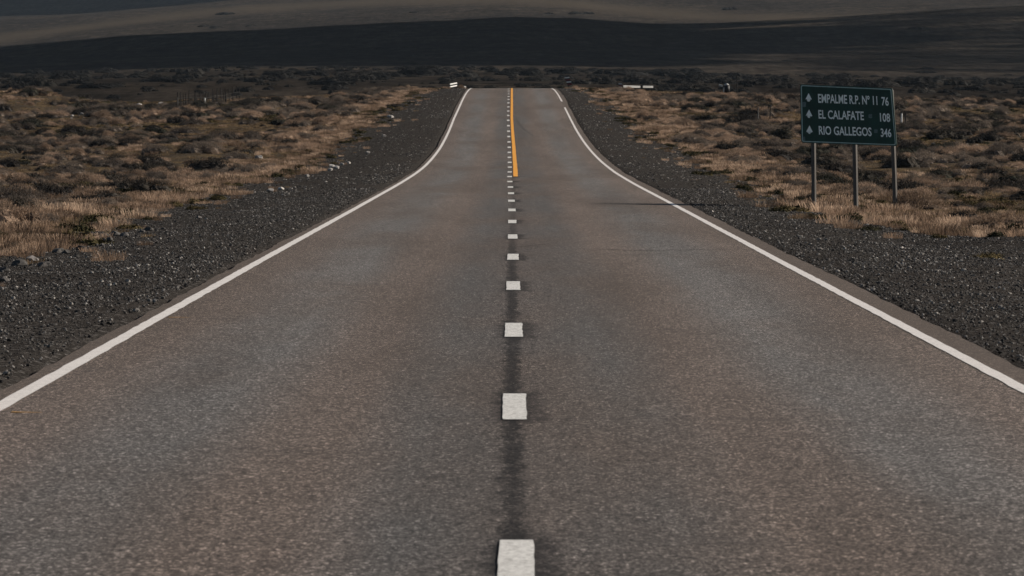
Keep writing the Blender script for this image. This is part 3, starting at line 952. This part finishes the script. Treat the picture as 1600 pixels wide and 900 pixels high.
a = [bm.verts.new(sp(q.x, q.y, -.003)) for q in o1]; b = [bm.verts.new(sp(q.x, q.y, -.003)) for q in o2]
for i in range(len(a)): bm.faces.new((a[i], b[i], b[(i + 1) % len(a)], a[(i + 1) % len(a)]))
child(obj_bm('border', bm, M_BORD))
def lettering(txt, u0, u1, v0, v1, cap):
    """text fitted between u0 and u1, baseline from v0 to v1"""
    cu = bpy.data.curves.new('lettering', 'FONT')
    cu.body = txt
    cu.offset = .021
    cu.resolution_u = 3
    to = bpy.data.objects.new('lettering', cu)
    COL.objects.link(to)
    dg = bpy.context.evaluated_depsgraph_get()
    me = bpy.data.meshes.new_from_object(to.evaluated_get(dg))
    bpy.data.objects.remove(to)
    co = np.empty(len(me.vertices) * 3, np.float32); me.vertices.foreach_get('co', co); co = co.reshape(-1, 3)
    lo, hi = co[:, 0].min(), co[:, 0].max()
    H = .70
    for vtx, c in zip(me.vertices, co):
        t_ = (c[0] - lo) / (hi - lo)
        lean_ = .055 * c[1] / H * -cap
        u = u0 + t_ * (u1 - u0) + lean_
        v = v0 + t_ * (v1 - v0) - c[1] / H * cap
        vtx.co = sp(u, v, -.004)
    me.materials.clear(); me.materials.append(M_LET)
    return child(link(bpy.data.objects.new('lettering', me)))
lettering('EMPALME R.P. Nº 11', 208, 604, 172, 187, 57)
lettering('76', 632, 680, 190, 193, 55)
lettering('EL CALAFATE', 210, 514, 278, 289, 56)
lettering('108', 622, 690, 298, 301, 55)
lettering('RIO GALLEGOS', 213, 566, 385, 396, 56)
lettering('346', 627, 698, 400, 403, 54)
def arrow(u, v):
    pts = [(0, -29), (22, 14), (13, 12), (11, 20), (6, 13), (6, 28), (-6, 28), (-6, 13), (-11, 20), (-13, 12), (-22, 14)]
    bm = bmesh.new()
    bm.faces.new([bm.verts.new(sp(u + x, v + y + x * .03, -.004)) for x, y in pts])
    bmesh.ops.triangulate(bm, faces=bm.faces[:])
    child(obj_bm('arrow', bm, M_LET))
arrow(143, 138); arrow(146, 247); arrow(149, 354)
for u, v, su, sv in ((113, 185, 12, 17), (112, 414, 8, 14), (556, 263, 12, 14), (593, 364, 12, 12)):
    ol = quad_round([(u - su, v - sv), (u + su, v - sv), (u + su, v + sv), (u - su, v + sv)], 4, 2)
    bm = bmesh.new(); bm.faces.new([bm.verts.new(sp(q.x, q.y, -.003)) for q in ol])
    child(obj_bm('sticker', bm, M_STICK))
def timber(u_top, v_top, u_bot, v_bot, wid):
    a_ = sp(u_top, v_top, .065); b_ = sp(u_bot, v_bot, .065)
    b_.z = min(b_.z, float(ground_z(b_.x, b_.y)) - .15)
    bm = bmesh.new()
    dv = a_ - b_
    # the post's faces stand a little turned, so that one side catches the sun
    rot = Vector((0, 0, 1)).rotation_difference(dv).to_matrix().to_4x4() @ Matrix.Rotation(R(-38), 4, 'Z')
    box(bm, (0, 0, 0), (wid * .92, wid * .76, dv.length), bev=.006)
    o = obj_bm('post', bm, M_WOOD)
    o.matrix_world = Matrix.Translation((a_ + b_) / 2) @ rot
    o.parent = sign; o.matrix_parent_inverse = Matrix.Translation(-base_p)
timber(160, 60, 168, 830, .095); timber(432, 75, 450, 850, .098); timber(684, 90, 716, 840, .092)
bm = bmesh.new()                                        # rails behind the panel
for v in (140, 360):
    a_, b_ = sp(100, v, .022), sp(705, v + 26, .022)
    tube(bm, a_, b_, .010, seg=6)
child(obj_bm('rail', bm, M_WOOD))

# ------------------------------------------------------------------ fences, posts, guardrails, markers
M_POSTD = mat_plain('dark post', (.030, .028, .027), .9, .1, .3)
M_POSTW = mat_plain('white post', (.72, .70, .67), .7, .2, .15)
M_RAILW = mat_plain('white rail', (.42, .42, .41), .5, .4, .12, 4.0)
M_BLACK = mat_plain('black paint', (.016, .016, .018), .6, .3, .2)
M_REDST = mat_plain('dull red stripe', (.16, .035, .045), .6, .3, .2)
M_WIRE = mat_plain('wire', (.06, .058, .055), .6, .3, .1, metal=.5)

f0, f1 = pick(278, 168), pick(374, 156)
if f1.y > 520: f1 = Vector((CAMX + (374 - 799) / FPX * 470, 470, float(ground_z(CAMX + (374 - 799) / FPX * 470, 470))))
fence = empty('picket_fence', f0)
tag(fence, 'old fence of thin dark pickets running across the left field', 'fence')
NP = 24
tops = []
for i in range(NP):
    t_ = i / (NP - 1)
    x, y = f0.x + (f1.x - f0.x) * t_ + rng.normal(0, .12), f0.y + (f1.y - f0.y) * t_ ** 1.3
    z = float(ground_z(x, y))
    h = rng.uniform(.85, 1.3)
    bm = bmesh.new()
    tube(bm, (x - f0.x, y - f0.y, z - .3 - f0.z), (x - f0.x + rng.normal(0, .05), y - f0.y, z + h - f0.z), .045, .03, 6)
    obj_bm('picket', bm, M_POSTD, fence)
    tops.append(Vector((x, y, z)) - f0)
bm = bmesh.new()
for hh in (.35, .65):
    for a_, b_ in zip(tops[:-1], tops[1:]): tube(bm, a_ + Vector((0, 0, hh)), b_ + Vector((0, 0, hh)), .006, seg=4)
obj_bm('wire', bm, M_WIRE, fence)

def single_post(name, px_, py_, h, wid, mat, label, cap=None, y_fix=None):
    p_ = pick(px_, py_) if y_fix is None else Vector((CAMX + (px_ - 799) / FPX * y_fix, y_fix, 0))
    if y_fix is not None: p_.z = float(ground_z(p_.x, p_.y))
    o = empty(name, p_)
    tag(o, label, 'post')
    bm = bmesh.new(); tube(bm, (0, 0, -.3), (.02, 0, h), wid * .55, wid * .5, 8)
    obj_bm('shaft', bm, mat, o)
    if cap:
        bm = bmesh.new(); tube(bm, (.02, 0, h), (.02, 0, h + cap), wid * .62, wid * .5, 8)
        obj_bm('cap', bm, M_BLACK, o)
    return o
single_post('fence_post', 277.5, 169, .75, .07, M_WOOD, 'pale post at the near end of the picket fence')
single_post('fence_post', 320, 167, .62, .11, M_POSTW, 'stout white post in front of the middle of the picket fence')
single_post('marker_post', 1408, 199, .78, .09, M_POSTW, 'white marker post with dark cap just right of the sign panel', .08)
single_post('fence_post', 1414, 205, .95, .07, M_POSTD, 'thin dark post beside the white marker post right of the sign')
single_post('fence_post', 1184, 192, .95, .08, M_WOOD, 'grey fence post in the right field, left one of two')
single_post('fence_post', 1203, 187, .9, .06, M_POSTD, 'dark fence post in the right field, right one of two')
single_post('fence_post', 1151, 146, 1.7, .09, M_POSTD, 'tall thin dark pole on the skyline of the right field', y_fix=452)

def guardrail(name, label, a_, b_, h, nposts, k=.62):
    """corrugated beam from a_ to b_ on short posts"""
    a_, b_ = Vector(a_), Vector(b_)
    o = empty(name, a_)
    tag(o, label, 'guardrail')
    dv = b_ - a_; n_ = Vector((dv.y, -dv.x, 0)).normalized()
    if n_.y > 0: n_ = -n_
    prof = [(-.155, .0), (-.14, .03), (-.10, .085), (-.06, .085), (-.02, .01), (.02, .01), (.06, .085), (.10, .085), (.14, .03), (.155, .0)]
    prof = [(z_ * k, q_ * k) for z_, q_ in prof]
    bm = bmesh.new()
    rings = []
    for t_ in np.linspace(0, 1, 5):
        c = dv * t_
        rings.append([bm.verts.new(c + n_ * q + Vector((0, 0, h + z))) for z, q in prof] + [bm.verts.new(c + n_ * (q - .012) + Vector((0, 0, h + z))) for z, q in prof[::-1]])
    for r0, r1 in zip(rings[:-1], rings[1:]):
        for i in range(len(r0)):
            bm.faces.new((r0[i], r1[i], r1[(i + 1) % len(r0)], r0[(i + 1) % len(r0)]))
    bm.faces.new(rings[0]); bm.faces.new(rings[-1][::-1])
    obj_bm('beam', bm, M_RAILW, o)
    for t_ in np.linspace(.04, .96, nposts):
        c = dv * t_ - n_ * .09
        bm = bmesh.new(); box(bm, c + Vector((0, 0, h / 2 - .2)), (.1, .1, h + .55), bev=.008)
        obj_bm('post', bm, M_BLACK, o)
    return o
def on_land(px_, Yd, dz=0.0):
    x = CAMX + (px_ - 799) / FPX * Yd
    return Vector((x, Yd, float(ground_z(x, Yd)) + dz))
def aim(px_, py_, Yd): return Vector((CAMX + (px_ - 799) / FPX * Yd, Yd, CAMZ + (188 - py_) / FPX * Yd))
# left end of the culvert: two white horns of the beam ends
g0 = on_land(703, 452); g1 = on_land(714.5, 455)
def two_rail_end(label):
    o = empty('guardrail_end', g0)
    tag(o, label, 'guardrail')
    zt = aim(703, 131.3, 452).z - g0.z; zb = aim(703, 135.3, 452).z - g0.z
    dx = g1.x - g0.x
    for z0 in (zt, zb):                                  # the beams swing away from the road's edge
        bm = bmesh.new()
        rot = Matrix.Rotation(R(58), 4, 'Z') @ Matrix.Rotation(R(-6), 4, 'Y') @ Matrix.Rotation(R(-14), 4, 'X')
        box(bm, (dx * .5, .4, z0 + .03), (dx / math.cos(R(58)), .05, .12), rot, .012)
        obj_bm('beam', bm, M_RAILW, o)
    for q in (.03, dx - .06):
        bm = bmesh.new(); box(bm, (q, .4 + (q - dx * .5) * 1.6 + .1, zt / 2 - .1), (.09, .07, zt + .36), bev=.008)
        obj_bm('post', bm, M_BLACK, o)
two_rail_end('white two-rail guardrail end by the left side of the road crest')
guardrail('guardrail_end', 'small white beam stub behind straw tuft beside the left edge of road crest', aim(724.5, 136, 453), aim(727.5, 136.5, 455), 0.0, 2)
# right: rail in two lengths along the far culvert
guardrail('guardrail', 'long white guardrail on the right skyline, longer of the two lengths', aim(973.5, 135.4, 441), aim(1000, 136.0, 443), 0.0, 3)
guardrail('guardrail', 'shorter white guardrail length right of the gap on the right skyline', aim(1004, 135.9, 443), aim(1020, 136.1, 444), 0.0, 2)

def striped_board(label, px_, py_, Yd, wid, hgt, tilt):
    p_ = on_land(px_, Yd)
    zc = aim(px_, py_, Yd).z - p_.z
    o = empty('marker_board', p_)
    tag(o, label, 'marker board')
    M = Matrix.Translation((0, 0, zc)) @ Matrix.Rotation(R(tilt), 4, 'Y')
    bm = bmesh.new(); box(bm, (0, 0, 0), (wid, .02, hgt), bev=.005); bm.transform(M)
    obj_bm('board', bm, M_BLACK, o)
    nst = 4
    for i in range(nst):
        zc_ = -hgt / 2 + hgt * (i + .5) / nst
        bm = bmesh.new()
        hw, hs = wid / 2 * .94, hgt / nst * .26
        sl = hgt / nst * .28
        vs = [bm.verts.new((-hw, -.013, zc_ - hs + sl)), bm.verts.new((hw, -.013, zc_ - hs - sl)), bm.verts.new((hw, -.013, zc_ + hs - sl)), bm.verts.new((-hw, -.013, zc_ + hs + sl))]
        bm.faces.new(vs); bm.transform(M)
        obj_bm('stripe', bm, M_POSTW if i % 2 else M_REDST, o)
    bm = bmesh.new(); tube(bm, (0, .04, -.3), (0, .04, zc), .04, .04, 6)
    obj_bm('post', bm, M_POSTD, o)
striped_board('tilted striped marker board at the right side of the road crest', 888, 126.5, 452, .42, .82, -22)
striped_board('small dark striped marker board at left end of the white guardrail', 970, 135, 453, .30, .6, -15)
# white-topped drum and stub by the right skyline
p_ = on_land(1131, 455)
o = empty('roadside_barrel', p_)
tag(o, 'dark barrel with white top and white bent plate on right skyline', 'barrel')
zc = aim(1133, 139, 455).z - p_.z
bm = bmesh.new(); tube(bm, (.25, 0, zc - .35), (.25, 0, zc + .32), .26, .26, 14); obj_bm('drum', bm, M_BLACK, o, True)
bm = bmesh.new(); tube(bm, (.22, 0, zc + .322), (.2, 0, zc + .46), .24, .12, 14); obj_bm('lid', bm, M_RAILW, o, True)
bm = bmesh.new(); box(bm, (-.28, -.1, zc + .3), (.34, .03, .16), Matrix.Rotation(R(18), 4, 'Y'), .01); obj_bm('plate', bm, M_RAILW, o)
bm = bmesh.new(); tube(bm, (-.05, -.3, zc - .4), (-.02, -.3, zc + .12), .045, .045, 8); obj_bm('stake', bm, M_RAILW, o)

# straw tufts by the crest on both sides
for px_, Yd, s, txt in ((719, 449, 1.5, 'straw tuft hiding part of the white rail left of road crest'), (898, 452, 1.5, 'straw tuft right of the tilted striped marker board'), (878, 453, 1.3, 'dark shrub left of the tilted striped marker board')):
    p_ = on_land(px_, Yd)
    me = K_DARK[1] if 'dark shrub' in txt else K_TAN[0]
    place('shrub', me, p_, s, txt, 'shrub', None)

# ------------------------------------------------------------------ clouds (unseen above the picture; shaped to cast the far hills' shadows)
tc = NT('cloud')
tr = tc.n('ShaderNodeBsdfTranslucent'); tr.inputs[0].default_value = (.85, .86, .88, 1)
ms = tc.n('ShaderNodeMixShader'); ms.inputs[0].default_value = .12
tc.done((.85, .86, .88), 1.0, 0.0)
tc.L(tc.b.outputs[0], ms.inputs[1]); tc.L(tr.outputs[0], ms.inputs[2])
tc.L(ms.outputs[0], tc.t.nodes['Material Output'].inputs[0])
M_CLOUD = tc.m
def cloud(inside, x0, x1, y0, y1, step, alt, rad, fringe=0):
    bm = bmesh.new()
    for x in np.arange(x0, x1, step):
        for y in np.arange(y0, y1, step):
            xx, yy = x + rng.uniform(-.3, .3) * step, y + rng.uniform(-.3, .3) * step
            if not inside(xx, yy): continue
            r = rad * rng.uniform(.75, 1.2)
            h = alt + rng.uniform(-.2, .3) * rad
            M = Matrix.Translation((xx + S.x / S.z * h, yy + S.y / S.z * h, h)) @ Matrix.Diagonal((r, r, r * .45, 1))
            bmesh.ops.create_icosphere(bm, subdivisions=2, radius=1, matrix=M)
    for j in range(fringe * 8):                              # tiny blobs added to soften the shadow's right-hand edge
        q = rng.uniform(0, 1) ** 1.3
        xx, yy = 65 + q * 180, rng.uniform(y0 - 60, y1)
        r = rng.uniform(4, 8); h = alt + rng.uniform(-.2, .3) * rad
        M = Matrix.Translation((xx + S.x / S.z * h, yy + S.y / S.z * h, h)) @ Matrix.Diagonal((r, r, r * .5, 1))
        bmesh.ops.create_icosphere(bm, subdivisions=1, radius=1, matrix=M)
    for v in bm.verts:
        v.co += Vector(rng.normal(size=3)) * rad * .012
    return tag(obj_bm('cloud', bm, M_CLOUD, smooth=True), kind='structure')
cloud(lambda x, y: x < -12 + 8 * math.sin(y / 170.0), -2300, 120, 1790, 2880, 85, 800, 105, 210)
cloud(lambda x, y: True, -2900, -300, 5400, 9000, 260, 1300, 260)

# ------------------------------------------------------------------ the air
hz = bpy.data.materials.new('haze')
hz.use_nodes = True
hn = hz.node_tree
hn.nodes.remove(hn.nodes['Principled BSDF'])
pv = hn.nodes.new('ShaderNodeVolumePrincipled')
pv.inputs['Color'].default_value = (.66, .82, 1.0, 1)
pv.inputs['Density'].default_value = 1.6e-5
hn.links.new(pv.outputs[0], hn.nodes['Material Output'].inputs['Volume'])
bm = bmesh.new()
z0, z1 = float(GZ.min()) - 1.0, float(GZ.max()) + 12.0
box(bm, (0, 8900, (z0 + z1) / 2), (18300, 18600, z1 - z0))
tag(obj_bm('haze', bm, hz), kind='stuff')
print('haze', z0, z1)
